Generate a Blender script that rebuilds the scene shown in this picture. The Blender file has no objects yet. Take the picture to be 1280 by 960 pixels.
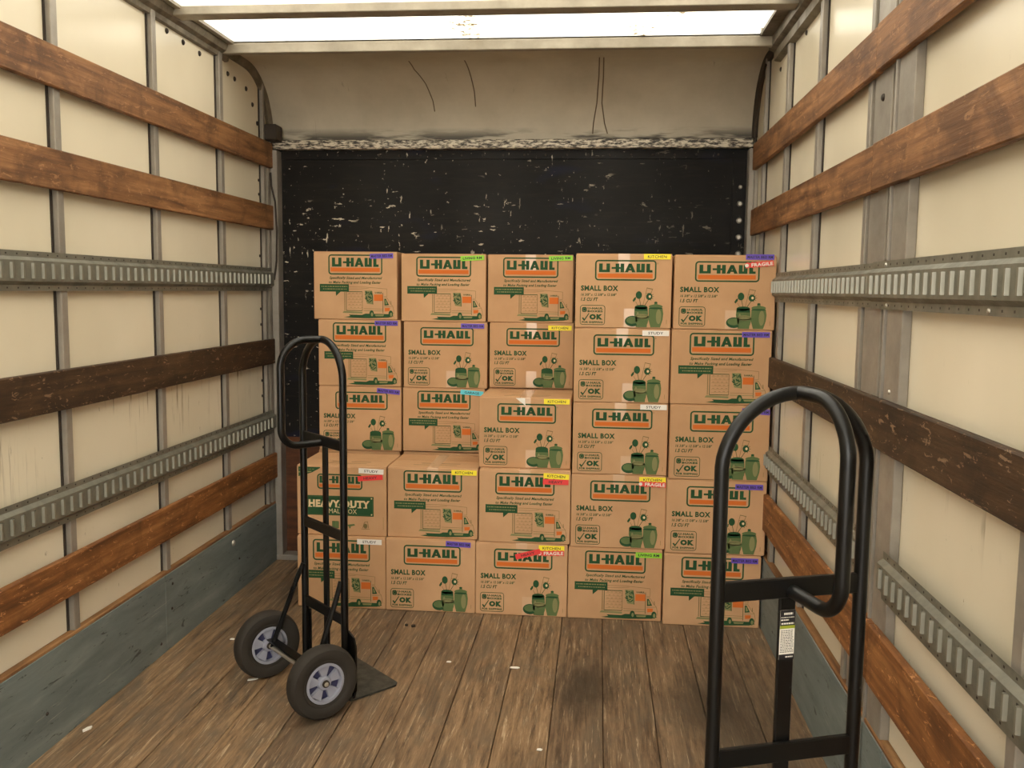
import bpy, bmesh, math, random
from mathutils import Vector, Matrix

random.seed(7)
S = bpy.context.scene
COL = S.collection
PI = math.pi

# ------------------------------------------------------------------ camera
cam = bpy.data.cameras.new('camera')
cam.sensor_width = 36.0
cam.lens = 36.0 * 1141.6 / 1280.0
cam.clip_start = 0.05
cam_o = bpy.data.objects.new('camera', cam)
COL.objects.link(cam_o)
_p, _y, _r = -0.1025, 0.0935, -0.0107
_M = (Matrix.Rotation(_y, 3, 'Z') @ Matrix.Rotation(_p, 3, 'X') @ Matrix.Rotation(_r, 3, 'Y'))
_C = Matrix((_M.col[0], _M.col[2], -_M.col[1])).transposed().to_4x4()
cam_o.matrix_world = Matrix.Translation((0, 0, 1.46)) @ _C
S.camera = cam_o

# ------------------------------------------------------------------ world, exposure
W_ = bpy.data.worlds.new('overcast sky')
S.world = W_
W_.use_nodes = True
bg = W_.node_tree.nodes['Background']
bg.inputs['Color'].default_value = (1.0, 0.965, 0.90, 1)
bg.inputs['Strength'].default_value = 3.0
S.view_settings.view_transform = 'Standard'
S.view_settings.look = 'None'
S.view_settings.gamma = 1.0
S.view_settings.use_curve_mapping = False
S.view_settings.exposure = 1.02


# ------------------------------------------------------------------ helpers
def rgb(r, g, b):
    f = lambda c: (c / 255 / 12.92) if c / 255 <= 0.04045 else ((c / 255 + 0.055) / 1.055) ** 2.4
    return (f(r), f(g), f(b), 1.0)


class MB:
    """collects vertices and faces of ONE mesh"""
    def __init__(s):
        s.v, s.f, s.m = [], [], []

    def face(s, pts, mi=0):
        n = len(s.v)
        s.v += [tuple(p) for p in pts]
        s.f.append(tuple(range(n, n + len(pts))))
        s.m.append(mi)

    def add(s, verts, faces, mi=0):
        n = len(s.v)
        s.v += [tuple(p) for p in verts]
        s.f += [tuple(i + n for i in f) for f in faces]
        s.m += [mi] * len(faces)

    def box(s, x0, x1, y0, y1, z0, z1, mi=0, bevel=0.0):
        if bevel <= 0:
            v = [(x, y, z) for x in (x0, x1) for y in (y0, y1) for z in (z0, z1)]
            s.add(v, [(0, 1, 3, 2), (4, 6, 7, 5), (0, 4, 5, 1), (2, 3, 7, 6), (0, 2, 6, 4), (1, 5, 7, 3)], mi)
            return
        bm = bmesh.new()
        bmesh.ops.create_cube(bm, size=1.0)
        for v in bm.verts:
            v.co = Vector(((x0 + x1) / 2 + v.co.x * (x1 - x0), (y0 + y1) / 2 + v.co.y * (y1 - y0), (z0 + z1) / 2 + v.co.z * (z1 - z0)))
        bmesh.ops.bevel(bm, geom=bm.edges[:], offset=bevel, segments=1, profile=0.7, affect='EDGES')
        s.bm(bm, mi)

    def bm(s, bm, mi=0):
        bm.verts.index_update()
        s.add([v.co[:] for v in bm.verts], [[v.index for v in f.verts] for f in bm.faces], mi)
        bm.free()

    def prism(s, pts, axis, a, b, mi=0):
        """2-D outline pulled from a to b along an axis"""
        def at(p, t):
            return {'x': (t, p[0], p[1]), 'y': (p[0], t, p[1]), 'z': (p[0], p[1], t)}[axis]
        n = len(pts)
        v = [at(p, a) for p in pts] + [at(p, b) for p in pts]
        f = [tuple(range(n))[::-1], tuple(range(n, 2 * n))] + [(i, (i + 1) % n, n + (i + 1) % n, n + i) for i in range(n)]
        s.add(v, f, mi)

    def sweep(s, pts, r, n=12, mi=0, caps=True):
        pts = [Vector(p) for p in pts]
        t = [(pts[min(i + 1, len(pts) - 1)] - pts[max(i - 1, 0)]).normalized() for i in range(len(pts))]
        u = t[0].orthogonal().normalized()
        rings = []
        for i, p in enumerate(pts):
            u = (u - t[i] * u.dot(t[i])).normalized()
            w = t[i].cross(u)
            rings.append([p + (u * math.cos(2 * PI * k / n) + w * math.sin(2 * PI * k / n)) * r for k in range(n)])
        v = [q for ring in rings for q in ring]
        f = []
        for i in range(len(rings) - 1):
            for k in range(n):
                f.append((i * n + k, i * n + (k + 1) % n, (i + 1) * n + (k + 1) % n, (i + 1) * n + k))
        if caps:
            f.append(tuple(range(n))[::-1])
            f.append(tuple(range((len(rings) - 1) * n, len(rings) * n)))
        s.add(v, f, mi)

    def lathe(s, prof, n=32, mi=0, axis='x', loop=False):
        """profile (radius, offset) turned about an axis through the origin"""
        v, f = [], []
        m = len(prof)
        for k in range(n):
            a = 2 * PI * k / n
            for r, o in prof:
                c, d = r * math.cos(a), r * math.sin(a)
                v.append({'x': (o, c, d), 'y': (c, o, d), 'z': (c, d, o)}[axis])
        for k in range(n):
            for i in range(m if loop else m - 1):
                f.append((k * m + i, k * m + (i + 1) % m, ((k + 1) % n) * m + (i + 1) % m, ((k + 1) % n) * m + i))
        s.add(v, f, mi)

    def mesh(s, name, mats, smooth=False):
        me = bpy.data.meshes.new(name)
        me.from_pydata(s.v, [], s.f)
        for m in mats if isinstance(mats, (list, tuple)) else [mats]:
            me.materials.append(m)
        me.polygons.foreach_set('material_index', s.m)
        bm = bmesh.new()
        bm.from_mesh(me)
        bmesh.ops.recalc_face_normals(bm, faces=bm.faces[:])
        bm.to_mesh(me)
        bm.free()
        if smooth:
            me.shade_smooth()
            me.set_sharp_from_angle(angle=math.radians(38))
        me.update()
        return me

    def build(s, name, mats, parent=None, loc=(0, 0, 0), smooth=False):
        return link(name, s.mesh(name, mats, smooth), parent, loc)


def link(name, me, parent=None, loc=(0, 0, 0)):
    o = bpy.data.objects.new(name, me)
    COL.objects.link(o)
    o.location = loc
    if parent:
        o.parent = parent
    return o


def thing(name, label, cat, loc=(0, 0, 0), rz=0.0, group=None):
    o = bpy.data.objects.new(name, None)
    o.empty_display_size = 0.05
    COL.objects.link(o)
    o.location = loc
    o.rotation_euler = (0, 0, rz)
    tag(o, label, cat, group)
    return o


def tag(o, label, cat, group=None):
    o['label'] = label
    o['category'] = cat
    if group:
        o['group'] = group


def structure(o, label=None):
    o['kind'] = 'structure'
    if label:
        o['label'] = label
    return o


def copy_tree(o, parent=None):
    c = o.copy()
    COL.objects.link(c)
    c.parent = parent
    for ch in list(o.children):
        copy_tree(ch, c)
    return c


# ------------------------------------------------------------------ node materials
class NT:
    def __init__(s, name):
        s.m = bpy.data.materials.new(name)
        s.m.use_nodes = True
        s.t = s.m.node_tree
        s.b = s.t.nodes['Principled BSDF']

    def n(s, kind, **kw):
        o = s.t.nodes.new(kind)
        for k, v in kw.items():
            setattr(o, k, v)
        return o

    def l(s, a, b):
        s.t.links.new(a, b)

    def coord(s, scale=(1, 1, 1), which='Object', rand=0.0):
        tc = s.n('ShaderNodeTexCoord')
        mp = s.n('ShaderNodeMapping')
        mp.inputs['Scale'].default_value = scale
        if which == 'World':
            g = s.n('ShaderNodeNewGeometry')
            s.l(g.outputs['Position'], mp.inputs['Vector'])
        else:
            s.l(tc.outputs[which], mp.inputs['Vector'])
        if rand:
            oi = s.n('ShaderNodeObjectInfo')
            mu = s.n('ShaderNodeMath', operation='MULTIPLY')
            mu.inputs[1].default_value = rand
            s.l(oi.outputs['Random'], mu.inputs[0])
            cb = s.n('ShaderNodeCombineXYZ')
            for k in ('X', 'Y', 'Z'):
                s.l(mu.outputs[0], cb.inputs[k])
            s.l(cb.outputs[0], mp.inputs['Location'])
        return mp.outputs[0]

    def noise(s, vec, scale=5, detail=4, rough=0.6, dist=0.0):
        o = s.n('ShaderNodeTexNoise')
        o.inputs['Scale'].default_value = scale
        o.inputs['Detail'].default_value = detail
        o.inputs['Roughness'].default_value = rough
        o.inputs['Distortion'].default_value = dist
        if vec is not None:
            s.l(vec, o.inputs['Vector'])
        return o.outputs['Fac']

    def ramp(s, fac, stops, interp='LINEAR'):
        o = s.n('ShaderNodeValToRGB')
        o.color_ramp.interpolation = interp
        e = o.color_ramp.elements
        while len(e) < len(stops):
            e.new(0.5)
        for el, (p, c) in zip(e, stops):
            el.position = p
            el.color = c if isinstance(c, (tuple, list)) else (c, c, c, 1)
        s.l(fac, o.inputs[0])
        return o.outputs[0]

    def mix(s, fac, a, b, mode='MIX'):
        o = s.n('ShaderNodeMix', data_type='RGBA', blend_type=mode)
        for i, x in ((0, fac), (6, a), (7, b)):
            if hasattr(x, 'is_output'):
                s.l(x, o.inputs[i])
            else:
                o.inputs[i].default_value = x
        return o.outputs[2]

    def math(s, op, a, b=0.0):
        o = s.n('ShaderNodeMath', operation=op)
        for i, x in enumerate((a, b)):
            if hasattr(x, 'is_output'):
                s.l(x, o.inputs[i])
            else:
                o.inputs[i].default_value = x
        return o.outputs[0]

    def bump(s, h, strength=0.3, dist=0.002):
        o = s.n('ShaderNodeBump')
        o.inputs['Strength'].default_value = strength
        o.inputs['Distance'].default_value = dist
        s.l(h, o.inputs['Height'])
        s.l(o.outputs[0], s.b.inputs['Normal'])

    def out(s, color=None, rough=None, metal=None, spec=None):
        for k, x in (('Base Color', color), ('Roughness', rough), ('Metallic', metal), ('Specular IOR Level', spec)):
            if x is None:
                continue
            if hasattr(x, 'is_output'):
                s.l(x, s.b.inputs[k])
            else:
                s.b.inputs[k].default_value = x
        return s.m


def plain(name, c, rough=0.6, metal=0.0, spec=0.5):
    return NT(name).out(c, rough, metal, spec)


def wood(name, dark, mid, light, axis_scale=(22, 1.3, 22), grime=0.5, nicks=0.0, rough=0.62, rand=9.0):
    t = NT(name)
    v = t.coord(axis_scale, 'Object', rand)
    g = t.noise(v, 1.6, 7, 0.65, 0.35)
    c = t.ramp(g, [(0.30, dark), (0.52, mid), (0.74, light)])
    v2 = t.coord((2.2, 1.6, 2.0), 'Object', rand)
    big = t.noise(v2, 2.6, 5, 0.65, 0.9)
    c = t.mix(t.ramp(big, [(0.47, 0.0), (0.64, grime)]), c, (dark[0] * 0.7, dark[1] * 0.7, dark[2] * 0.7, 1))
    if nicks:
        v3 = t.coord((34, 14, 44), 'Object', rand)
        nk = t.noise(v3, 1.3, 5, 0.7, 1.0)
        c = t.mix(t.ramp(nk, [(0.60, 0.0), (0.63, nicks)]), c, (light[0] * 1.6 + 0.06, light[1] * 1.6 + 0.05, light[2] * 1.6 + 0.04, 1))
    v4 = t.coord((60, 3, 60), 'Object', rand)
    t.bump(t.noise(v4, 2.5, 4, 0.7), 0.35, 0.003)
    return t.out(c, rough, 0.0, 0.35)


def metal(name, dark, light, rough=0.45, metalness=0.5, scale=9):
    t = NT(name)
    v = t.coord((1, 1, 1), 'Object', 5.0)
    a = t.noise(v, scale, 6, 0.65)
    c = t.ramp(a, [(0.3, dark), (0.7, light)])
    t.bump(t.noise(v, 70, 3, 0.6), 0.12, 0.001)
    return t.out(c, t.ramp(a, [(0.3, rough + 0.15), (0.7, rough - 0.08)]), metalness)


def mat_panel():
    t = NT('cream fibreglass')
    v = t.coord((1, 1, 1), 'World')
    a = t.noise(v, 1.6, 3, 0.5)
    c = t.ramp(a, [(0.3, rgb(212, 201, 176)), (0.7, rgb(225, 214, 190))])
    vs = t.coord((6, 34, 1.6), 'World')
    drip = t.noise(vs, 1.4, 5, 0.7, 0.2)
    sp = t.coord((9, 9, 3), 'World')
    speck = t.noise(sp, 5, 6, 0.75)
    # dirt run-down below the dark board
    g = t.n('ShaderNodeNewGeometry')
    sx = t.n('ShaderNodeSeparateXYZ')
    t.l(g.outputs['Position'], sx.inputs[0])
    z = sx.outputs['Z']
    band = t.ramp(t.math('MULTIPLY', z, 0.5), [(0.38, 0.0), (0.44, 0.35), (0.53, 1.0), (0.55, 0.0)])
    m1 = t.math('MULTIPLY', t.math('MULTIPLY', t.ramp(drip, [(0.55, 0.0), (0.63, 1.0)]), t.ramp(t.noise(v, 3.1, 3, 0.6), [(0.50, 0.0), (0.62, 1.0)])), band)
    c = t.mix(t.math('MULTIPLY', m1, 0.75), c, rgb(96, 74, 48))
    m2 = t.math('MULTIPLY', t.ramp(speck, [(0.66, 0.0), (0.70, 0.8)]), t.ramp(t.math('MULTIPLY', z, 0.5), [(0.1, 0.9), (0.52, 0.7), (0.6, 0.12)]))
    c = t.mix(m2, c, rgb(92, 72, 48))
    t.bump(t.noise(t.coord((1, 1, 1), 'World'), 3, 2, 0.5), 0.15, 0.01)
    return t.out(c, 0.26, 0, 0.45)


def mat_nose():
    t = NT('grimy white nose panel')
    v = t.coord((1, 1, 1), 'World')
    a = t.noise(v, 2.2, 6, 0.65)
    c = t.ramp(a, [(0.3, rgb(168, 159, 140)), (0.7, rgb(196, 187, 167))])
    vs = t.coord((20, 4, 0.7), 'World')
    s_ = t.noise(vs, 1.2, 5, 0.7, 0.5)
    c = t.mix(t.ramp(s_, [(0.66, 0.0), (0.72, 0.35)]), c, rgb(92, 82, 66))
    g = t.n('ShaderNodeNewGeometry')
    sx = t.n('ShaderNodeSeparateXYZ')
    t.l(g.outputs['Position'], sx.inputs[0])
    # soot line along the header
    gr = t.noise(t.coord((2.2, 1, 14), 'World'), 1.1, 4, 0.6)
    low = t.ramp(t.math('MULTIPLY', t.math('SUBTRACT', sx.outputs['Z'], 2.2), 5.0), [(0.02, 1.0), (0.20, 0.8), (0.42, 0.0)])
    c = t.mix(t.math('MULTIPLY', low, t.ramp(gr, [(0.44, 0.0), (0.54, 1.0)])), c, rgb(38, 32, 26))
    return t.out(c, 0.55, 0, 0.4)


def mat_black():
    t = NT('scuffed black bulkhead')
    v = t.coord((1, 1, 1), 'World')
    a = t.noise(v, 3.0, 5, 0.6)
    c = t.ramp(a, [(0.3, rgb(12, 10, 9)), (0.7, rgb(24, 21, 17))])
    gr = t.noise(t.coord((3, 1, 26), 'World'), 1.6, 5, 0.7)
    c = t.mix(t.ramp(gr, [(0.5, 0.0), (0.75, 0.4)]), c, rgb(46, 38, 29))
    blue = t.noise(t.coord((1.6, 1, 4.0), 'World'), 1.7, 2, 0.5)
    c = t.mix(t.ramp(blue, [(0.60, 0.0), (0.72, 0.35)]), c, rgb(26, 30, 62))
    g = t.n('ShaderNodeNewGeometry')
    sx = t.n('ShaderNodeSeparateXYZ')
    t.l(g.outputs['Position'], sx.inputs[0])
    side = t.ramp(t.math('MULTIPLY', t.math('ADD', sx.outputs['X'], 1.75), 0.4), [(0.0, 1.0), (0.55, 0.75), (0.8, 0.25), (1.0, 0.2)])
    k1 = t.noise(t.coord((8, 1, 27), 'World'), 1.5, 6, 0.62, 0.1)
    k2 = t.noise(t.coord((38, 1, 11), 'World'), 1.3, 6, 0.62, 0.1)
    k3 = t.noise(t.coord((55, 1, 55), 'World'), 0.9, 3, 0.6)
    cl = t.ramp(t.noise(v, 4.2, 2, 0.5), [(0.46, 0.0), (0.54, 1.0)])
    m = t.math('MAXIMUM', t.ramp(k1, [(0.635, 0.0), (0.65, 1.0)]), t.ramp(k2, [(0.655, 0.0), (0.67, 0.9)]))
    m = t.math('MAXIMUM', t.math('MULTIPLY', m, cl), t.ramp(k3, [(0.70, 0.0), (0.73, 0.9)]))
    c = t.mix(t.math('MULTIPLY', m, side), c, rgb(214, 202, 178))
    return t.out(c, t.ramp(a, [(0.3, 0.6), (0.7, 0.45)]), 0, 0.16)


def mat_header():
    t = NT('worn white header paint')
    k = t.noise(t.coord((16, 30, 60), 'World'), 1.6, 6, 0.72)
    c = t.ramp(k, [(0.42, rgb(44, 40, 36)), (0.50, rgb(138, 128, 112)), (0.55, rgb(206, 196, 176))])
    return t.out(c, 0.5, 0.2)


def mat_kick():
    t = NT('grey-green painted kick board')
    v = t.coord((8, 1.2, 8), 'World')
    a = t.noise(v, 1.7, 7, 0.65, 0.4)
    c = t.ramp(a, [(0.28, rgb(92, 100, 98)), (0.55, rgb(113, 121, 118)), (0.75, rgb(134, 140, 134))])
    k = t.noise(t.coord((8, 5, 26), 'World'), 1.8, 6, 0.7, 0.9)
    c = t.mix(t.ramp(k, [(0.61, 0.0), (0.65, 0.8)]), c, rgb(44, 44, 38))
    k2 = t.noise(t.coord((30, 2.4, 60), 'World'), 1.2, 5, 0.7)
    c = t.mix(t.ramp(k2, [(0.64, 0.0), (0.70, 0.5)]), c, rgb(168, 168, 154))
    t.bump(a, 0.2, 0.003)
    return t.out(c, 0.6, 0, 0.4)


def mat_floor():
    t = NT('worn plank floor')
    v = t.coord((22, 1.6, 1), 'World', 7.0)
    g1 = t.noise(v, 2.2, 9, 0.74, 0.4)
    c = t.ramp(g1, [(0.34, rgb(84, 69, 55)), (0.5, rgb(136, 115, 94)), (0.66, rgb(172, 149, 124))])
    oi = t.n('ShaderNodeObjectInfo')
    tint = t.ramp(oi.outputs['Random'], [(0.0, rgb(206, 196, 184)), (0.5, rgb(238, 226, 208)), (1.0, rgb(255, 240, 214))])
    c = t.mix(1.0, c, tint, 'MULTIPLY')
    v2 = t.coord((3.2, 1.3, 1), 'World', 3.0)
    wear = t.noise(v2, 2.1, 6, 0.68, 0.6)
    c = t.mix(t.ramp(wear, [(0.46, 0.0), (0.66, 0.75)]), c, rgb(96, 84, 70))
    v3 = t.coord((60, 3.0, 1), 'World')
    fib = t.noise(v3, 1.6, 6, 0.75, 0.6)
    c = t.mix(t.ramp(fib, [(0.56, 0.0), (0.66, 0.55)]), c, rgb(206, 182, 148))
    c = t.mix(t.ramp(fib, [(0.30, 0.75), (0.42, 0.0)]), c, rgb(58, 46, 34))
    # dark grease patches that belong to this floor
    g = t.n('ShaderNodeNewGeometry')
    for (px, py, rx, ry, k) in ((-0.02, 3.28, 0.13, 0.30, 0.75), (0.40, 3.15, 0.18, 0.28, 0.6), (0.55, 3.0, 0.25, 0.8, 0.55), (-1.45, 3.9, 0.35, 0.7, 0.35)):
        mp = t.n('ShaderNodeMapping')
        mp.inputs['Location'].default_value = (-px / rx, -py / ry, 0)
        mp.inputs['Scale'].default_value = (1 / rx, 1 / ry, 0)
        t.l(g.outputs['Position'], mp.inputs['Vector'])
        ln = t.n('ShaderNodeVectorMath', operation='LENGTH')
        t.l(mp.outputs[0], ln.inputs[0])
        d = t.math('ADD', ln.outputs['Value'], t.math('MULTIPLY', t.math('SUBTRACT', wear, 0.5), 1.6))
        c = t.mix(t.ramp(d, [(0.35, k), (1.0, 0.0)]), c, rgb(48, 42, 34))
    t.bump(g1, 0.5, 0.004)
    return t.out(c, t.ramp(wear, [(0.3, 0.62), (0.7, 0.45)]), 0, 0.35)


def mat_card():
    t = NT('corrugated cardboard')
    v = t.coord((1, 1, 1), 'Object', 8.0)
    a = t.noise(v, 7, 4, 0.55)
    c = t.ramp(a, [(0.3, rgb(192, 150, 110)), (0.7, rgb(203, 161, 120))])
    oi = t.n('ShaderNodeObjectInfo')
    c = t.mix(1.0, c, t.ramp(oi.outputs['Random'], [(0, rgb(243, 240, 236)), (1, rgb(255, 255, 255))]), 'MULTIPLY')
    fl = t.n('ShaderNodeTexWave', wave_type='BANDS', bands_direction='X')
    fl.inputs['Scale'].default_value = 55
    fl.inputs['Distortion'].default_value = 0.4
    t.l(t.coord((1, 1, 1)), fl.inputs['Vector'])
    t.bump(fl.outputs['Fac'], 0.08, 0.001)
    return t.out(c, 0.72, 0, 0.25)


def mat_skylight():
    m = bpy.data.materials.new('translucent roof fibreglass')
    m.use_nodes = True
    nt = m.node_tree
    nt.nodes.clear()
    o = nt.nodes.new('ShaderNodeOutputMaterial')
    mx = nt.nodes.new('ShaderNodeMixShader')
    tr = nt.nodes.new('ShaderNodeBsdfTranslucent')
    df = nt.nodes.new('ShaderNodeBsdfDiffuse')
    tc = nt.nodes.new('ShaderNodeNewGeometry')
    ns = nt.nodes.new('ShaderNodeTexNoise')
    ns.inputs['Scale'].default_value = 34
    ns.inputs['Detail'].default_value = 6
    ns.inputs['Roughness'].default_value = 0.75
    nb = nt.nodes.new('ShaderNodeTexNoise')
    nb.inputs['Scale'].default_value = 3.2
    ml = nt.nodes.new('ShaderNodeMath')
    ml.operation = 'MULTIPLY'
    r = nt.nodes.new('ShaderNodeValToRGB')
    e = r.color_ramp.elements
    e[0].position, e[0].color = 0.33, (0.80, 0.79, 0.75, 1)
    e[1].position, e[1].color = 0.40, (0.22, 0.17, 0.09, 1)
    nt.links.new(tc.outputs['Position'], ns.inputs['Vector'])
    nt.links.new(tc.outputs['Position'], nb.inputs['Vector'])
    nt.links.new(ns.outputs['Fac'], ml.inputs[0])
    nt.links.new(nb.outputs['Fac'], ml.inputs[1])
    nt.links.new(ml.outputs[0], r.inputs[0])
    nt.links.new(r.outputs[0], tr.inputs['Color'])
    df.inputs['Color'].default_value = (0.6, 0.58, 0.5, 1)
    mx.inputs[0].default_value = 0.08
    nt.links.new(tr.outputs[0], mx.inputs[1])
    nt.links.new(df.outputs[0], mx.inputs[2])
    nt.links.new(mx.outputs[0], o.inputs['Surface'])
    return m


def mat_paint_black():
    t = NT('black powder coat')
    v = t.coord((1, 1, 1), 'Object')
    a = t.noise(v, 28, 6, 0.7)
    c = t.ramp(a, [(0.66, (0.004, 0.0038, 0.0035, 1)), (0.76, (0.06, 0.055, 0.05, 1))])
    return t.out(c, t.ramp(t.noise(v, 9, 3, 0.5), [(0.3, 0.38), (0.7, 0.27)]), 0, 0.35)


M = dict(
    panel=mat_panel(), nose=mat_nose(), black=mat_black(), header=mat_header(), kick=mat_kick(), floor=mat_floor(),
    card=mat_card(), sky=mat_skylight(), coat=mat_paint_black(),
    stud=metal('dull aluminium', rgb(132, 124, 114), rgb(160, 152, 140), 0.45, 0.35, 5),
    galv=metal('galvanised track steel', rgb(108, 106, 95), rgb(130, 127, 114), 0.42, 0.4, 14),
    rail=metal('grimy roof rail', rgb(86, 76, 62), rgb(140, 130, 112), 0.45, 0.4),
    bow=metal('white painted roof bow', rgb(140, 131, 115), rgb(166, 156, 138), 0.42, 0.25),
    bowdark=plain('dull crack brown', rgb(104, 88, 70), 0.6),  # plain brown of the nose panel cracks
    board=wood('orange brown board', rgb(82, 53, 32), rgb(132, 91, 56), rgb(166, 120, 78), grime=0.6, nicks=0.25),
    board_low=wood('amber brown board', rgb(80, 47, 23), rgb(132, 84, 44), rgb(170, 117, 68), grime=0.5, nicks=0.55),
    board_dark=wood('dark weathered board', rgb(40, 27, 16), rgb(66, 46, 28), rgb(92, 68, 44), grime=0.6, nicks=0.9),
    edge=wood('bare plywood edge', rgb(92, 60, 34), rgb(138, 98, 60), rgb(176, 136, 92), grime=0.4),
    low=wood('stained bulkhead wood', rgb(52, 27, 12), rgb(84, 46, 20), rgb(110, 64, 32), axis_scale=(2, 8, 14)),
    bolt=plain('zinc bolt', rgb(176, 170, 158), 0.35, 0.7),
    dark=plain('dark rusty bolt and shadow strip', rgb(48, 38, 28), 0.7),
    rubber=NT('grey-brown tyre rubber').out(rgb(48, 43, 37), 0.75, 0, 0.3),
    lip=plain('side-lit worn steel lip', rgb(136, 133, 119), 0.4, 0.45),  # paler than the track: wear, plus side light put into the colour
    hub=plain('blue-grey hub plastic', rgb(146, 147, 158), 0.45),
    hubdark=plain('dark blue hub recess', rgb(50, 51, 84), 0.55),
    axle=plain('bare steel axle', rgb(190, 182, 166), 0.35, 0.6),
    plate=metal('worn toe plate', rgb(46, 46, 42), rgb(70, 70, 63), 0.5, 0.2, 24),
    green=plain('dark green print', rgb(40, 76, 44), 0.7, 0, 0.2),
    gmid=plain('halftone green print', rgb(92, 108, 66), 0.7, 0, 0.2),
    glight=plain('pale halftone green print', rgb(132, 130, 86), 0.7, 0, 0.2),
    orange=plain('orange print', rgb(206, 108, 44), 0.7, 0, 0.2),
    line=plain('thin green line print', rgb(120, 104, 66), 0.7, 0, 0.2),
    cream=plain('cream print', rgb(216, 190, 146), 0.7, 0, 0.2),
    ink=plain('black ink', rgb(30, 26, 28), 0.6),
    s_MASTER=plain('purple sticker', rgb(98, 70, 178), 0.5),
    s_LIVING=plain('lime green sticker', rgb(142, 206, 44), 0.5),
    s_KITCHEN=plain('yellow sticker', rgb(244, 224, 34), 0.5),
    s_STUDY=plain('white sticker', rgb(232, 226, 216), 0.5),
    s_GARAGE=plain('cyan sticker', rgb(96, 204, 216), 0.5),
    s_HEAVY=plain('red sticker', rgb(226, 54, 50), 0.5),
    s_FRAGILE=plain('coral red sticker', rgb(222, 70, 58), 0.5),
    white=plain('plain white', rgb(228, 222, 210), 0.6),
    lime=plain('yellow green strip', rgb(150, 160, 40), 0.6),
    concrete=plain('grey concrete', rgb(150, 145, 136), 0.9),
)
M['tape'] = plain('clear packing tape over cardboard', rgb(208, 170, 134), 0.22, 0, 0.6)

# ================================================================== SETTING
Y0, YF = -2.2, 4.74            # rear door sill, bulkhead
XL, XR = -1.70, 0.733          # inner faces of the kick boards
SL, SR = -1.73, 0.763          # fibreglass sheets
ROOF = 2.556

# ---- ground outside the open rear door
g = MB()
g.box(-9, 9, -16, -2.4, -0.95, -0.9)
structure(g.build('ground', M['concrete']))

# ---- floor: planks
fl = MB()
fl.box(SL, SR, Y0, YF, -0.06, -0.022)
floor = structure(fl.build('floor', M['low']))
pl = MB()
pl.box(-0.0875, 0.0875, Y0, YF, -0.022, 0.0, bevel=0.0022)
plank_me = pl.mesh('plank', M['floor'])
x = 0.043 + 0.0885 - 0.1775 * 10
k = 0
while x - 0.0875 < XR + 0.02:
    o = link('plank', plank_me, floor, (x, 0, -0.0006 * (k % 3)))
    if x - 0.0875 < SL:
        pass
    x += 0.1775
    k += 1

# ---- side walls
SLOT = 0.0508


def e_track(name, parent, sx, xw, ya, yb, z0, z1):
    """hat-section logistics track with a row of punched slots"""
    n = int((yb - ya) / SLOT)
    h = z1 - z0
    rows = [(0.0, 'e'), (0.06, 'e'), (0.10, 'e'), (0.15, 'e'), (0.24, 'f'), (0.31, 'f'), (0.31, 's'), (0.70, 's'), (0.70, 'f'), (0.76, 'f'), (0.85, 'e'), (0.90, 'e'), (0.94, 'e'), (1.0, 'e')]
    prof = {'e': 0.003, 'f': 0.017}
    cols = []
    for i in range(n):
        a = ya + i * SLOT
        cols += [(a, 0), (a + 0.016, 0), (a + 0.018, 1), (a + 0.025, 1), (a + 0.027, 0.3), (a + 0.027, -0.4), (a + 0.038, -0.4), (a + 0.038, 0)]
    cols.append((yb, 0))
    mb = MB()
    v = []
    for (y, c) in cols:
        for (t, kind) in rows:
            if kind == 's':
                d = 0.017 + (c * 0.008 if c > 0 else c * 0.020)
            else:
                d = prof[kind]
            v.append((xw - sx * d, y, z0 + t * h))
    nr = len(rows)
    f, mi = [], []
    for i in range(len(cols) - 1):
        for j in range(nr - 1):
            q = (i * nr + j, i * nr + j + 1, (i + 1) * nr + j + 1, (i + 1) * nr + j)
            slot = rows[j][1] == 's' and rows[j + 1][1] == 's'
            ca, cb = cols[i][1], cols[i + 1][1]
            f.append(q)
            mi.append(1 if slot and min(ca, cb) >= 0 and max(ca, cb) > 0 else (2 if j in (1, 11) and ca == cb == 1 else 0))
    mb.add(v, f)
    mb.m = mi
    return mb.build(name, (M['galv'], M['lip'], M['dark']), parent)


def board(parent, sx, xf, ya, yb, z0, z1, mat, tilt=0.0):
    mb = MB()
    h = z1 - z0
    L = yb - ya
    mb.box(-0.011, 0.011, -L / 2, L / 2, -h / 2, h / 2, bevel=0.003)
    o = mb.build('board', M[mat], parent, (xf + sx * 0.011, (ya + yb) / 2, (z0 + z1) / 2))
    o.rotation_euler = (tilt, 0, 0)
    return o


bolt_mb = MB()
bolt_mb.lathe([(0.0, 0.004), (0.004, 0.004), (0.0062, 0.0022), (0.007, 0.0)], 10)
bolt_me = bolt_mb.mesh('bolt', M['bolt'], True)
hole_me = bolt_mb.mesh('bolt', M['dark'], True)


def bolt(parent, loc, me=bolt_me, rot=(0, 0, 0), s=1.0):
    o = link('bolt', me, parent, loc)
    o.rotation_euler = rot
    o.scale = (s, s, s)
    return o


def wall(side, sx, sheet):
    mb = MB()
    a, b = (sheet, sheet + sx * 0.02)
    # profile follows the nose curve at the front top corner
    pts = [(Y0, -0.02), (YF, -0.02), (YF, 2.22)]
    for i in range(1, 9):
        t = i / 8 * PI / 2
        pts.append((4.40 + 0.34 * math.cos(t), 2.22 + 0.34 * math.sin(t)))
    pts += [(4.2, 2.62), (Y0, 2.62)]
    mb.prism(pts, 'x', a, b)
    return structure(mb.build('wall_' + side, M['panel']))


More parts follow.
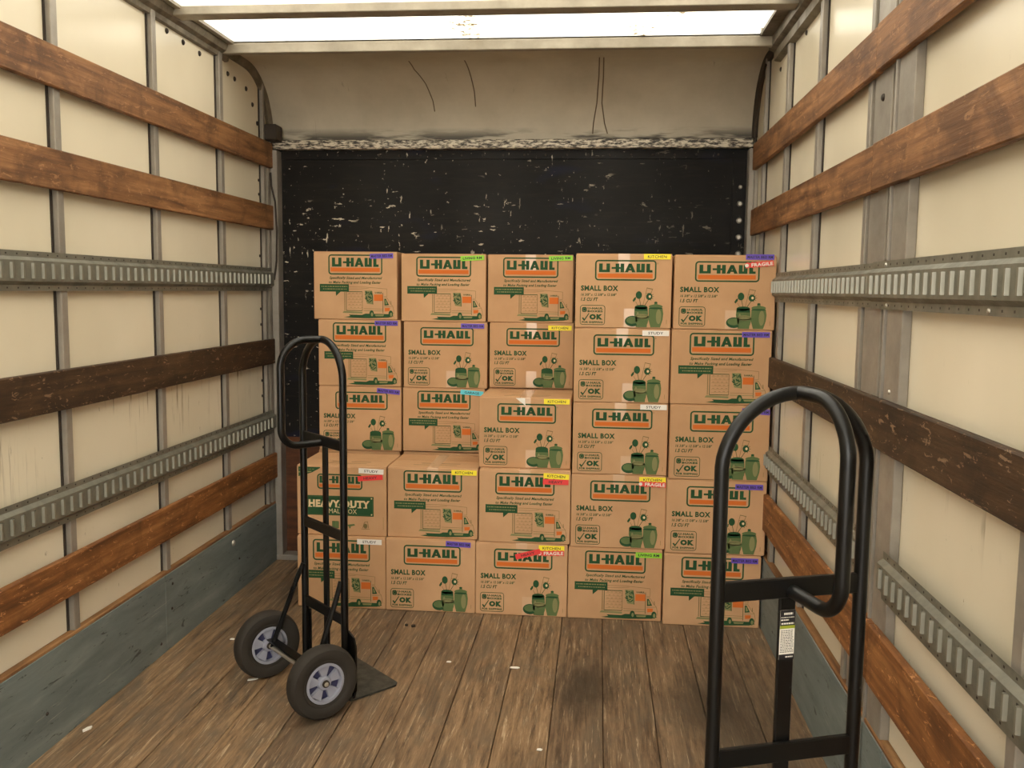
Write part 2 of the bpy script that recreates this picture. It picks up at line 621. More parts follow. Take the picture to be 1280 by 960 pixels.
def stud(parent, sx, sheet, y0, y1, z0=0.0, z1=2.53, depth=0.022, lip=0.0, mat='stud'):
    mb = MB()
    xs = sheet - sx * depth
    lo, hi = min(sheet, xs), max(sheet, xs)
    mb.box(lo, hi, y0, y1, z0, z1, bevel=0.002)
    if lip:                                   # flat flanges either side of the hat
        mb.box(min(sheet, sheet - sx * 0.004), max(sheet, sheet - sx * 0.004), y0 - lip, y1 + lip, z0, z1)
    o = mb.build('stud', M[mat], parent)
    if y1 - y0 < 0.05:                         # dark strip painting in the shadow gap at the near edge
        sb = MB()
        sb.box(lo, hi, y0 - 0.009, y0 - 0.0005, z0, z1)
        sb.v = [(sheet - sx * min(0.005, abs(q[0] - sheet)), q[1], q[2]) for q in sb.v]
        sb.build('shadow_strip', M['dark'], parent)
    return o


def curve_trim(parent, sx, sheet, mat='rail'):
    mb = MB()
    n = 14
    ring = []
    for i in range(n + 1):
        t = i / n * PI / 2
        ring.append((4.40, 2.22, t))
    ring.append((4.16, 2.22, PI / 2))
    n += 1
    for (ra, rb) in ((0.294, 0.334),):
        v, f = [], []
        for (cy, cz, t) in ring:
            for (r, d) in ((ra, 0.0), (ra, 0.016), (rb, 0.024), (rb, 0.0)):
                v.append((sheet - sx * d, cy + r * math.cos(t), cz + r * math.sin(t)))
        for i in range(n):
            for k in range(4):
                f.append((i * 4 + k, i * 4 + (k + 1) % 4, (i + 1) * 4 + (k + 1) % 4, (i + 1) * 4 + k))
        mb.add(v, f)
    return mb.build('curved_trim', M[mat], parent, smooth=True)


wl = wall('left', -1, SL)
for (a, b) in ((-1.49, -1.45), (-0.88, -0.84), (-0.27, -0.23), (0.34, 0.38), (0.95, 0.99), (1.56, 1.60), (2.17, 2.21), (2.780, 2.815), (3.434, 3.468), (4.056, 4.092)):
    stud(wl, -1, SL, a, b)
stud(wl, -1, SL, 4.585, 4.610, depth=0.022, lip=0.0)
BL = -1.69
board(wl, -1, BL, -2.1, 4.67, 2.072, 2.199, 'board')
board(wl, -1, BL, -2.1, 4.67, 1.757, 1.881, 'board')
board(wl, -1, BL, -2.1, 4.66, 1.064, 1.192, 'board_dark')
board(wl, -1, BL, -2.1, 4.68, 0.452, 0.585, 'board_low')
e_track('e_track', wl, -1, -1.706, 0.4, 4.655, 1.442, 1.561)
e_track('e_track', wl, -1, -1.706, 0.4, 4.655, 0.694, 0.818)
for (y, z) in ((3.60, 2.468), (3.745, 2.462), (3.90, 2.456), (4.20, 2.44), (4.28, 2.435), (4.42, 2.42), (4.50, 2.36), (4.56, 2.28), (4.585, 2.20)):
    bolt(wl, (SL, y, z), hole_me, (0, 0, 0), 1.7)
for z in (2.0, 1.93, 1.62, 1.35, 1.27, 0.98, 0.9, 0.63):
    bolt(wl, (SL, 4.565, z), hole_me, (0, 0, 0), 1.1)
curve_trim(wl, -1, SL)

wr = wall('right', 1, SR)
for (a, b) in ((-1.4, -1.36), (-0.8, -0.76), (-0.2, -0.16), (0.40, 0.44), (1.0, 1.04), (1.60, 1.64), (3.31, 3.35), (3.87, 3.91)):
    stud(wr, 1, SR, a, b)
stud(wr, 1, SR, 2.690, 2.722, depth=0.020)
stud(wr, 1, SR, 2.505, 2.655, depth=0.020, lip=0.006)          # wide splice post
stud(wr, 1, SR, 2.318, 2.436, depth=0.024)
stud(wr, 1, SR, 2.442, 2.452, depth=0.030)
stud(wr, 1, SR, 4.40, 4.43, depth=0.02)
BR = 0.723
for (z0, z1, m, ye, yj) in ((2.046, 2.170, 'board', 4.57, 2.585), (1.733, 1.858, 'board', 4.57, 2.575), (1.060, 1.188, 'board_dark', 4.57, 2.545), (0.440, 0.598, 'board_low', 4.57, 2.40)):
    board(wr, 1, BR, yj + 0.003, ye, z0, z1, m)
    board(wr, 1, BR - 0.003, -2.1, yj - 0.003, z0 + 0.001, z1 + 0.002, m)
e_track('e_track', wr, 1, 0.741, 2.535, 4.60, 1.423, 1.543)
e_track('e_track', wr, 1, 0.734, 0.3, 2.555, 1.421, 1.545)
e_track('e_track', wr, 1, 0.741, 2.50, 4.60, 0.686, 0.808)
e_track('e_track', wr, 1, 0.734, 0.3, 2.34, 0.688, 0.812)
for (y, z) in ((3.42, 2.44), (3.66, 2.44), (3.96, 2.43), (4.15, 2.42), (2.58, 2.28), (2.575, 1.98)):
    bolt(wr, (SR, y, z) if y > 2.7 else (SR - 0.02, y, z), hole_me, (0, 0, PI), 1.5)
for z in (1.98, 1.90, 1.62, 1.58):
    bolt(wr, (SR, 4.46, z), hole_me, (0, 0, PI), 1.2)
for (y, z) in ((2.44, 1.534), (2.42, 1.43), (1.80, 1.43), (2.36, 1.215)):
    bolt(wr, (0.731, y, z), bolt_me, (0, 0, PI), 0.9)
curve_trim(wr, 1, SR, 'dark')
# loose black cable hanging in each front corner
mb = MB()
mb.sweep([(-1.70, 4.66, 2.05), (-1.695, 4.655, 1.98), (-1.675, 4.65, 1.9), (-1.668, 4.65, 1.75), (-1.672, 4.652, 1.6), (-1.69, 4.66, 1.5)], 0.005, 8)
mb.build('cable', M['dark'], wl, smooth=True)
mb = MB()
mb.sweep([(0.74, 4.40, 2.50), (0.735, 4.52, 2.42), (0.74, 4.58, 2.33), (0.735, 4.62, 2.26), (0.745, 4.63, 2.18), (0.74, 4.64, 2.1)], 0.006, 8)
mb.build('cable', M['dark'], wr, smooth=True)

# ---- kick boards
def kick(side, sx, face, sheet, seams):
    mb = MB()
    lo, hi = min(face + sx * 0.004, sheet), max(face + sx * 0.004, sheet)
    mb.box(lo, hi, Y0, YF - 0.03, 0.0, 0.309)
    o = structure(mb.build('baseboard_' + side, M['kick']))
    for (a, b) in seams:
        p = MB()
        p.box(min(face, face + sx * 0.012), max(face, face + sx * 0.012), a + 0.001, b - 0.001, 0.0, 0.31, bevel=0.0015)
        p.build('panel', M['kick'], o)
    e = MB()
    e.box(min(face + sx * 0.003, sheet), max(face + sx * 0.003, sheet), Y0, YF - 0.03, 0.308, 0.322, bevel=0.003)
    e.build('top_edge', M['edge'], o)
    return o


kl = kick('left', -1, XL, SL, ((Y0, -0.1), (-0.1, 3.40), (3.40, YF - 0.03)))
kr = kick('right', 1, XR, SR, ((Y0, 2.28), (2.28, YF - 0.03)))
bolt(kl, (XL, 4.08, 0.255), bolt_me, (0, 0, 0), 2.2)
for (y, z) in ((3.46, 0.26), (3.45, 0.16), (4.15, 0.16), (2.6, 0.12), (3.35, 0.05)):
    bolt(kl, (XL, y, z), hole_me, (0, 0, 0), 0.9)

# ---- bulkhead
mb = MB()
mb.box(SL, SR, YF, YF + 0.03, 0.66, 2.2)
wf = structure(mb.build('wall_front', M['black']))
mb = MB()
mb.box(SL, SR, YF - 0.002, YF + 0.03, -0.02, 0.66)
mb.build('lower_panel', M['low'], wf)
mb = MB()
mb.box(SL, SR, YF - 0.006, YF, 2.125, 2.172, bevel=0.001)
mb.build('top_strip', M['black'], wf)
for i in range(21):
    bolt(wf, (-1.58 + i * 0.108, YF - 0.006, 2.145), hole_me, (0, 0, -PI / 2), 0.9)
mb = MB()
mb.box(SL + 0.03, SR - 0.02, 4.69, YF + 0.02, 2.172, 2.218, bevel=0.004)
mb.build('header_beam', M['header'], wf)
mb = MB()
mb.box(0.655, 0.715, YF - 0.008, YF, 0.66, 2.125, bevel=0.001)
mb.build('rivet_strip', M['black'], wf)
for i in range(14):
    bolt(wf, (0.693, YF - 0.008, 1.985 - i * 0.083), bolt_me, (0, 0, -PI / 2), 1.5 + 0.7 * (i > 0))
for i in range(16):
    bolt(wf, (-1.655, YF - 0.001, 2.05 - i * 0.085), hole_me, (0, 0, -PI / 2), 0.8)
for (x0, x1, m) in ((-1.705, -1.668, 'stud'), (0.722, 0.757, 'stud')):
    mb = MB()
    mb.box(x0, x1, 4.665, YF, 0.0, 2.165, bevel=0.003)
    mb.build('corner_post', M[m], wf)
for (x0, x1) in ((-1.73, -1.706), (0.745, 0.763)):
    mb = MB()
    mb.box(x0, x1, 4.63, YF, 0.0, 2.165, bevel=0.003)
    mb.build('corner_flange', M['stud'], wf)
mb = MB()
mb.box(-1.71, -1.645, 4.60, 4.69, 2.205, 2.285, bevel=0.006)
mb.build('corner_block', M['dark'], wf)
mb = MB()
mb.box(SL, -1.40, 4.66, YF, 0.0, 0.03, bevel=0.004)
mb.build('sill', M['stud'], wf)
# curved nose panel
n = 18
mb = MB()
v, f = [], []
prof = [(4.72, 2.20), (4.74, 2.22)]
prof = [(4.738, 2.19)] + [(4.40 + 0.338 * math.cos(i / n * PI / 2), 2.22 + 0.328 * math.sin(i / n * PI / 2)) for i in range(n + 1)] + [(4.10, 2.549)]
inner = prof
outer = [(y + 0.012, z + 0.012) for (y, z) in prof]
m_ = len(prof)
for xx in (SL + 0.001, SR - 0.001):
    v += [(xx, y, z) for (y, z) in inner] + [(xx, y, z) for (y, z) in outer]
for i in range(m_ - 1):
    f.append((i, i + 1, 2 * m_ + i + 1, 2 * m_ + i))
    f.append((m_ + i, m_ + i + 1, 3 * m_ + i + 1, 3 * m_ + i))
mb.add(v, f)
mb.build('nose_panel', M['nose'], wf, smooth=True)


def on_nose(x, t, d=0.0015):
    r = 0.338 - d
    return (x, 4.40 + r * math.cos(t), 2.22 + (r - 0.010) * math.sin(t))


# cracks across the nose panel
for (pts) in ([(-0.93, 1.45), (-0.92, 1.2), (-0.88, 0.9), (-0.855, 0.6), (-0.85, 0.4)],
              [(-0.02, 1.5), (-0.022, 1.0), (-0.03, 0.55), (-0.045, 0.25), (-0.05, 0.05)],
              [(0.0, 1.5), (0.0, 1.0), (-0.005, 0.55), (0.01, 0.25), (0.03, 0.05)],
              [(-0.66, 1.45), (-0.65, 1.1), (-0.64, 0.75), (-0.64, 0.45)]):
    mb = MB()
    dense = []
    for (a, b) in zip(pts[:-1], pts[1:]):
        for q in range(5):
            s_ = q / 5
            dense.append(on_nose(a[0] + (b[0] - a[0]) * s_, a[1] + (b[1] - a[1]) * s_, 0.0))
    mb.sweep(dense, 0.0030, 5)
    mb.build('crack', M['bowdark'], wf, smooth=True)

# ---- roof
mb = MB()
mb.box(0.66, SR, Y0, 4.12, ROOF - 0.012, ROOF + 0.015)
ce = structure(mb.build('ceiling', M['rail']))
mb = MB()
mb.box(SL, -1.655, Y0, 4.12, ROOF - 0.012, ROOF + 0.015)
mb.build('side_strip', M['bow'], ce)
mb = MB()
mb.box(SL - 0.02, SR + 0.02, 4.10, YF + 0.05, 2.551, 2.62)
mb.build('roof_cap', M['bow'], ce)
ys = [-2.2, -1.96, -1.34, -0.72, -0.1, 0.5, 1.12, 1.74, 2.36, 2.98, 3.610, 4.11]
for a, b in zip(ys[:-1], ys[1:]):
    mb = MB()
    mb.box(-1.655, 0.66, a, b, ROOF, ROOF + 0.003)
    mb.build('skylight_panel', M['sky'], ce)
for y in ys[1:]:
    mb = MB()
    w = 0.040 if y < 4 else 0.018
    zb = 2.520 if y < 4 else 2.504
    mb.box(SL + 0.02, SR - 0.03, y - w, y + w, zb, zb + (0.043 if y > 4 else 0.034), bevel=0.003)
    mb.box(SL + 0.02, SR - 0.03, y - w + 0.008, y + w - 0.006, zb + 0.02, ROOF)
    mb.build('roof_bow', M['bow'], ce)
for (sx, sheet) in ((-1, SL), (1, SR)):
    mb = MB()
    q = [(0, 2.485), (0, 2.62), (0.062, 2.62), (0.062, 2.585), (0.048, 2.57), (0.050, 2.54), (0.040, 2.515), (0.022, 2.505), (0.018, 2.487)]
    if sx > 0:
        q = [(0, 2.455), (0, 2.62), (0.07, 2.62), (0.07, 2.565), (0.052, 2.555), (0.052, 2.505), (0.03, 2.495), (0.03, 2.46)]
    v = [(sheet - sx * d, y, z) for y in (Y0, 4.17) for (d, z) in q]
    n_ = len(q)
    mb.add(v, [tuple(range(n_)), tuple(range(n_, 2 * n_))] + [(i, (i + 1) % n_, n_ + (i + 1) % n_, n_ + i) for i in range(n_)])
    mb.build('roof_rail', M['rail'], ce)

# ================================================================== BOXES
BW, BD, BH = 0.412, 0.321, 0.326


def P(u, v):
    """print coordinates: u across, v down from the top edge, both 0..1"""
    return ((u - 0.5) * BW, (1 - v) * BH)


class Print(MB):
    """flat print on the front of a box; layers sit a hair apart"""
    def poly(s, pts, mi=0, lay=0):
        y = -0.0005 - 0.0002 * lay
        s.face([(P(u, v)[0], y, P(u, v)[1]) for (u, v) in pts], mi)

    def rect(s, u0, v0, u1, v1, mi=0, lay=0):
        s.poly([(u0, v0), (u1, v0), (u1, v1), (u0, v1)], mi, lay)

    def ell(s, cu, cv, ru, rv, mi=0, lay=0, a0=0.0, a1=360.0, n=20):
        s.poly([(cu + ru * math.cos(math.radians(a0 + (a1 - a0) * i / n)), cv + rv * math.sin(math.radians(a0 + (a1 - a0) * i / n))) for i in range(n if a1 - a0 >= 360 else n + 1)], mi, lay)

    def line(s, pts, w, mi=0, lay=0):
        for (a, b) in zip(pts[:-1], pts[1:]):
            du, dv = (b[0] - a[0]) * BW, (b[1] - a[1]) * BH
            L = math.hypot(du, dv) or 1e-6
            ou, ov = -dv / L * w / 2 / BW, du / L * w / 2 / BH
            s.poly([(a[0] + ou, a[1] + ov), (b[0] + ou, b[1] + ov), (b[0] - ou, b[1] - ov), (a[0] - ou, a[1] - ov)], mi, lay)

    def rrect(s, u0, v0, u1, v1, r, w, mi=0, lay=0):
        """outline of a rounded rectangle, r and w in metres"""
        def ring(d):
            out = []
            ru, rv = max(r - d, 0.0008) / BW, max(r - d, 0.0008) / BH
            a, b, c, e = u0 + d / BW, v0 + d / BH, u1 - d / BW, v1 - d / BH
            for (cu, cv, st) in ((c - ru, e - rv, 0), (a + ru, e - rv, 90), (a + ru, b + rv, 180), (c - ru, b + rv, 270)):
                for k in range(5):
                    t = math.radians(st + k * 22.5)
                    out.append((cu + ru * math.cos(t), cv + rv * math.sin(t)))
            return out
        A, B = ring(0), ring(w)
        n = len(A)
        y = -0.0005 - 0.0002 * lay
        vs = [(P(*p)[0], y, P(*p)[1]) for p in A + B]
        s.add(vs, [(i, (i + 1) % n, n + (i + 1) % n, n + i) for i in range(n)], mi)

    def text(s, txt, u0, v0, u1, v1, mi=0, lay=0, shear=0.0, bold=0.02):
        vs, fs = text_geo(txt, bold, shear)
        y = -0.0005 - 0.0002 * lay
        s.add([(P(u0 + (u1 - u0) * a, 0)[0], y, P(0, v1 + (v0 - v1) * b)[1]) for (a, b) in vs], fs, mi)


_tc = {}


def text_geo(txt, bold=0.02, shear=0.0):
    key = (txt, bold, shear)
    if key not in _tc:
        cu = bpy.data.curves.new('text', 'FONT')
        cu.body = txt
        cu.resolution_u = 2
        cu.offset = bold
        cu.shear = shear
        cu.space_character = 1.0 + bold * 2.2
        ob = bpy.data.objects.new('text', cu)
        COL.objects.link(ob)
        dg = bpy.context.evaluated_depsgraph_get()
        me = bpy.data.meshes.new_from_object(ob.evaluated_get(dg))
        vs = [v.co[:2] for v in me.vertices]
        fs = [tuple(p.vertices) for p in me.polygons]
        bpy.data.objects.remove(ob)
        bpy.data.curves.remove(cu)
        bpy.data.meshes.remove(me)
        x0, x1 = min(v[0] for v in vs), max(v[0] for v in vs)
        y0, y1 = min(v[1] for v in vs), max(v[1] for v in vs)
        _tc[key] = ([((a - x0) / (x1 - x0), (b - y0) / (y1 - y0)) for (a, b) in vs], fs)
    return _tc[key]


def logo_letters(s, u0, v0, u1, v1, mi, lay=1):
    def R(a, b, c, d):
        s.rect(u0 + (u1 - u0) * a, v0 + (v1 - v0) * b, u0 + (u1 - u0) * c, v0 + (v1 - v0) * d, mi, lay)

    def Q(pts):
        s.poly([(u0 + (u1 - u0) * a, v0 + (v1 - v0) * b) for (a, b) in pts], mi, lay)
    t, h = 0.068, 0.27
    R(0, 0, t, 1); R(t, 1 - h, 0.205 - t, 1); R(0.205 - t, 0, 0.205, 1)                 # U
    R(0.235, 0.40, 0.310, 0.62)                                                          # hyphen runs into the H
    R(0.310, 0, 0.310 + t, 1); R(0.310 + t, 0.40, 0.47 - t, 0.62); R(0.47 - t, 0, 0.47, 1)
    Q([(0.555, 0), (0.61, 0), (0.545, 1), (0.482, 1)]); Q([(0.555, 0), (0.61, 0), (0.684, 1), (0.620, 1)])   # A
    R(0.53, 0.60, 0.635, 0.80)
    R(0.70, 0, 0.70 + t, 1); R(0.70 + t, 1 - h, 0.855 - t, 1); R(0.855 - t, 0, 0.855, 1)  # U
    R(0.885, 0, 0.885 + t, 1); R(0.885 + t, 1 - h, 1.0, 1)                               # L


PM = [M['green'], M['orange'], M['gmid'], M['glight'], M['line'], M['cream']]
G, O, GM, GL, LN, CR = range(6)


def make_logo(f, lt, br):
    s = Print()
    s.rrect(*f, 0.015, 0.0064, G, 1)
    logo_letters(s, *lt, G)
    s.rect(*br, O, 1)
    s.text('®', f[2] + 0.006, f[1] + 0.03, f[2] + 0.02, f[1] + 0.055, LN, 1, 0, 0)
    return s.mesh('logo', PM)


LOGO_A = make_logo((0.200, 0.084, 0.837, 0.360), (0.242, 0.132, 0.797, 0.248), (0.230, 0.267, 0.800, 0.324))
LOGO_B = make_logo((0.178, 0.043, 0.826, 0.340), (0.222, 0.090, 0.782, 0.222), (0.205, 0.236, 0.795, 0.296))
LOGO_C = make_logo((0.228, 0.117, 0.734, 0.338), (0.254, 0.149, 0.710, 0.250), (0.250, 0.268, 0.710, 0.308))


def greek(s, u0, v0, u1, v1, mi, lay, seed, n=14):
    """a line of lettering too small to read: short dashes"""
    rr = random.Random(seed)
    u = u0
    while u < u1 - 0.008:
        w = rr.uniform(0.008, 0.028)
        s.rect(u, v0, min(u + w, u1), v1, mi, lay)
        u += w + rr.uniform(0.004, 0.009)


def print_kitchenware():
    s = Print()
    s.text('SMALL BOX', 0.056, 0.428, 0.446, 0.502, G, 1, 0, 0.042)
    s.text('16 3/8" x 12 5/8" x 12 5/8"', 0.058, 0.533, 0.430, 0.570, G, 1, 0.25, 0.024)
    s.text('1.5 CU FT', 0.057, 0.592, 0.238, 0.640, G, 1, 0.25, 0.035)
    s.rrect(0.051, 0.694, 0.314, 0.963, 0.012, 0.0026, G, 1)
    s.rrect(0.072, 0.722, 0.122, 0.790, 0.007, 0.0045, G, 1)       # parcel badge
    s.rect(0.085, 0.738, 0.110, 0.772, G, 1)
    s.text('U-HAUL', 0.130, 0.724, 0.290, 0.752, G, 1, 0, 0.05)
    s.text('BOXES', 0.130, 0.764, 0.290, 0.792, G, 1, 0, 0.05)
    s.poly([(0.072, 0.870), (0.086, 0.862), (0.098, 0.884), (0.142, 0.803), (0.150, 0.808), (0.100, 0.908), (0.092, 0.908)], G, 1)
    s.text('OK', 0.150, 0.815, 0.290, 0.892, G, 1, 0, 0.08)
    s.text('FOR SHIPPING', 0.072, 0.912, 0.292, 0.940, G, 1, 0, 0.05)
    return s.mesh('lettering', PM)


def print_jars():
    s = Print()
    # cookie jar
    s.poly([(0.768, 0.735), (0.775, 0.72), (0.905, 0.72), (0.912, 0.735), (0.920, 0.80), (0.914, 0.88), (0.890, 0.985), (0.790, 0.985), (0.768, 0.88)], GM, 1)
    s.ell(0.840, 0.705, 0.072, 0.030, GM, 2)
    s.ell(0.840, 0.728, 0.072, 0.012, G, 3)
    s.ell(0.840, 0.652, 0.017, 0.014, G, 3)
    s.poly([(0.825, 0.662), (0.855, 0.662), (0.862, 0.690), (0.818, 0.690)], GM, 3)
    s.ell(0.872, 0.84, 0.028, 0.10, GL, 2)
    # utensil pot
    s.poly([(0.622, 0.715), (0.755, 0.715), (0.762, 0.80), (0.752, 0.985), (0.640, 0.985), (0.618, 0.80)], GM, 4)
    s.ell(0.688, 0.715, 0.066, 0.030, G, 5)
    s.poly([(0.622, 0.715), (0.755, 0.715), (0.757, 0.765), (0.622, 0.765)], G, 5)
    s.ell(0.655, 0.86, 0.016, 0.08, GL, 5)
    # frying pan and bowl in front
    s.ell(0.600, 0.905, 0.078, 0.072, G, 6)
    s.ell(0.596, 0.892, 0.060, 0.048, GM, 7)
    s.ell(0.700, 0.84, 0.072, 0.036, GL, 8)
    s.poly([(0.628, 0.845), (0.772, 0.845), (0.760, 0.93), (0.735, 0.985), (0.662, 0.985), (0.638, 0.93)], GM, 7)
    s.ell(0.700, 0.845, 0.072, 0.026, GM, 8)
    s.ell(0.700, 0.842, 0.056, 0.017, GL, 9)
    # utensils
    s.line([(0.690, 0.72), (0.668, 0.600)], 0.0022, G, 1)
    s.ell(0.662, 0.552, 0.032, 0.052, G, 2)
    s.line([(0.665, 0.72), (0.630, 0.640)], 0.0018, LN, 1)
    s.poly([(0.598, 0.625), (0.615, 0.590), (0.634, 0.575), (0.630, 0.615), (0.608, 0.648)], G, 2)
    s.line([(0.712, 0.72), (0.762, 0.615)], 0.0024, G, 1)
    s.ell(0.770, 0.572, 0.033, 0.046, G, 2)
    s.ell(0.776, 0.570, 0.012, 0.018, CR, 3)
    for k in range(5):
        t = math.radians(-70 + 35 * k)
        s.line([(0.775 + 0.028 * math.cos(t), 0.572 + 0.038 * math.sin(t)), (0.775 + 0.045 * math.cos(t), 0.572 + 0.058 * math.sin(t))], 0.0018, G, 2)
    s.line([(0.705, 0.70), (0.745, 0.455), (0.802, 0.470), (0.790, 0.520), (0.735, 0.530)], 0.0018, LN, 1)
    s.line([(0.742, 0.455), (0.806, 0.472)], 0.003, LN, 2)
    s.line([(0.955, 0.88), (0.955, 0.94)], 0.0014, LN, 1)
    return s.mesh('kitchenware_print', PM)


def print_delivery():
    s = Print()
    s.text('Specifically Sized and Manufactured', 0.190, 0.366, 0.822, 0.416, G, 1, 0.25, 0.024)
    s.text('to Make Packing and Loading Easier', 0.182, 0.432, 0.808, 0.482, G, 1, 0.25, 0.024)
    return s.mesh('lettering', PM)


def print_vehicle():
    s = Print()
    s.rect(0.072, 0.480, 0.424, 0.592, G, 1)
    greek(s, 0.090, 0.508, 0.405, 0.522, GL, 2, 3)
    greek(s, 0.112, 0.546, 0.395, 0.560, GL, 2, 8)
    s.poly([(0.265, 0.590), (0.325, 0.590), (0.268, 0.655)], G, 1)
    # truck body
    s.line([(0.424, 0.520), (0.620, 0.520), (0.880, 0.545), (0.880, 0.655), (0.845, 0.655)], 0.0015, LN, 1)
    s.line([(0.424, 0.550), (0.560, 0.548), (0.66, 0.535)], 0.0014, LN, 1)
    s.line([(0.372, 0.595), (0.372, 0.868)], 0.0032, LN, 1)
    s.line([(0.392, 0.595), (0.392, 0.868)], 0.0026, G, 1)
    s.line([(0.400, 0.590), (0.585, 0.590)], 0.003, G, 1)
    s.line([(0.585, 0.590), (0.585, 0.866)], 0.0022, LN, 1)
    s.line([(0.392, 0.868), (0.585, 0.868)], 0.003, G, 1)
    for i in range(6):                      # parcels stacked inside
        s.line([(0.408, 0.625 + i * 0.042), (0.578, 0.625 + i * 0.042)], 0.0009, LN, 1)
        for j in range(4):
            u = 0.415 + j * 0.044 + (i % 2) * 0.02
            s.line([(u + 0.004, 0.612 + i * 0.042), (u + 0.024, 0.612 + i * 0.042)], 0.0016, LN, 2)
    s.poly([(0.345, 0.905), (0.362, 0.876), (0.585, 0.886), (0.585, 0.912)], GL, 1)
    # leafy picture on the truck side
    s.poly([(0.612, 0.572), (0.700, 0.572), (0.716, 0.66), (0.712, 0.775), (0.640, 0.765), (0.622, 0.68)], GL, 1)
    rr = random.Random(4)
    for k in range(26):
        cu, cv = rr.uniform(0.620, 0.695), rr.uniform(0.585, 0.755)
        t = rr.uniform(0, PI)
        s.line([(cu - 0.012 * math.cos(t), cv - 0.018 * math.sin(t)), (cu + 0.012 * math.cos(t), cv + 0.018 * math.sin(t))], 0.0034, G, 2)
    s.line([(0.700, 0.58), (0.712, 0.775)], 0.003, G, 2)
    s.text('U-HAUL', 0.735, 0.588, 0.822, 0.612, G, 1, 0, 0.05)
    s.rect(0.724, 0.628, 0.832, 0.722, O, 1)
    s.line([(0.832, 0.60), (0.832, 0.90)], 0.0022, G, 1)
    s.line([(0.60, 0.838), (0.832, 0.842)], 0.0016, LN, 1)
    s.line([(0.60, 0.868), (0.832, 0.870)], 0.0026, GL, 1)
    # cab
    s.line([(0.845, 0.672), (0.880, 0.675), (0.925, 0.770), (0.948, 0.795), (0.960, 0.860), (0.958, 0.918)], 0.0018, LN, 1)
    s.poly([(0.848, 0.690), (0.868, 0.690), (0.905, 0.782), (0.850, 0.790)], G, 1)
    s.poly([(0.858, 0.708), (0.870, 0.712), (0.885, 0.765), (0.862, 0.772)], GL, 2)
    s.line([(0.925, 0.72), (0.930, 0.77)], 0.003, LN, 1)
    s.poly([(0.852, 0.825), (0.915, 0.822), (0.910, 0.868), (0.856, 0.878)], O, 1)
    s.line([(0.845, 0.81), (0.945, 0.80)], 0.0014, LN, 1)
    # ground shadow, chassis and wheels
    s.poly([(0.36, 0.968), (0.44, 0.950), (0.42, 0.930), (0.58, 0.932), (0.62, 0.912), (0.93, 0.915), (0.960, 0.945), (0.90, 0.966), (0.66, 0.980), (0.46, 0.978)], G, 1)
    s.poly([(0.735, 0.925), (0.845, 0.922), (0.835, 0.948), (0.745, 0.950)], GL, 2)
    for cu in (0.696, 0.925):
        s.ell(cu, 0.912, 0.027, 0.050, G, 3)
        s.ell(cu + 0.004, 0.922, 0.013, 0.030, GL, 4)
    return s.mesh('delivery_print', PM)


def print_heavy():
    s = Print()
    s.poly([(0.018, 0.025), (0.265, 0.025), (0.262, 0.040), (0.17, 0.105), (0.018, 0.165)], G, 1)
    greek(s, 0.03, 0.05, 0.20, 0.066, GM, 2, 5)
    s.poly([(0.018, 0.092), (0.17, 0.085), (0.16, 0.100), (0.018, 0.112)], GL, 2)
    s.rect(0.060, 0.432, 0.858, 0.716, G, 1)
    s.rrect(0.068, 0.444, 0.850, 0.704, 0.008, 0.0012, GM, 2)
    s.text('HEAVY-DUTY', 0.130, 0.492, 0.815, 0.600, CR, 2, 0, 0.05)
    for u in (0.148, 0.23, 0.30, 0.475, 0.53, 0.61, 0.70, 0.765):      # slab feet of the lettering
        s.rect(u - 0.022, 0.588, u + 0.022, 0.601, CR, 3)
    s.text('SMALL BOX', 0.325, 0.618, 0.670, 0.684, CR, 2, 0, 0.0)
    for (u, v) in ((0.835, 0.458), (0.835, 0.690), (0.082, 0.458), (0.082, 0.690)):
        s.ell(u, v, 0.008, 0.010, CR, 3)
    # pictograms: books, tools, crockery
    s.rect(0.395, 0.800, 0.465, 0.895, GM, 1)
    s.rrect(0.392, 0.796, 0.468, 0.899, 0.002, 0.0016, G, 2)
    s.line([(0.412, 0.80), (0.412, 0.896)], 0.0016, G, 2)
    s.poly([(0.545, 0.845), (0.640, 0.830), (0.650, 0.85), (0.60, 0.868), (0.60, 0.895), (0.585, 0.895), (0.58, 0.87)], GM, 1)
    s.poly([(0.200, 0.86), (0.28, 0.83), (0.30, 0.85), (0.24, 0.895), (0.21, 0.895)], GM, 1)
    s.line([(0.735, 0.885), (0.755, 0.80), (0.79, 0.79), (0.80, 0.885)], 0.0024, LN, 1)
    s.ell(0.765, 0.855, 0.022, 0.035, LN, 1)
    s.line([(0.718, 0.898), (0.815, 0.898)], 0.0022, LN, 1)
    s.line([(0.965, 0.72), (0.965, 0.90)], 0.0014, LN, 1)
    return s.mesh('heavy_duty_print', PM)


PRINTS = {'A': (LOGO_A, print_kitchenware(), print_jars()), 'B': (LOGO_B, print_delivery(), print_vehicle()), 'C': (LOGO_C, print_heavy())}

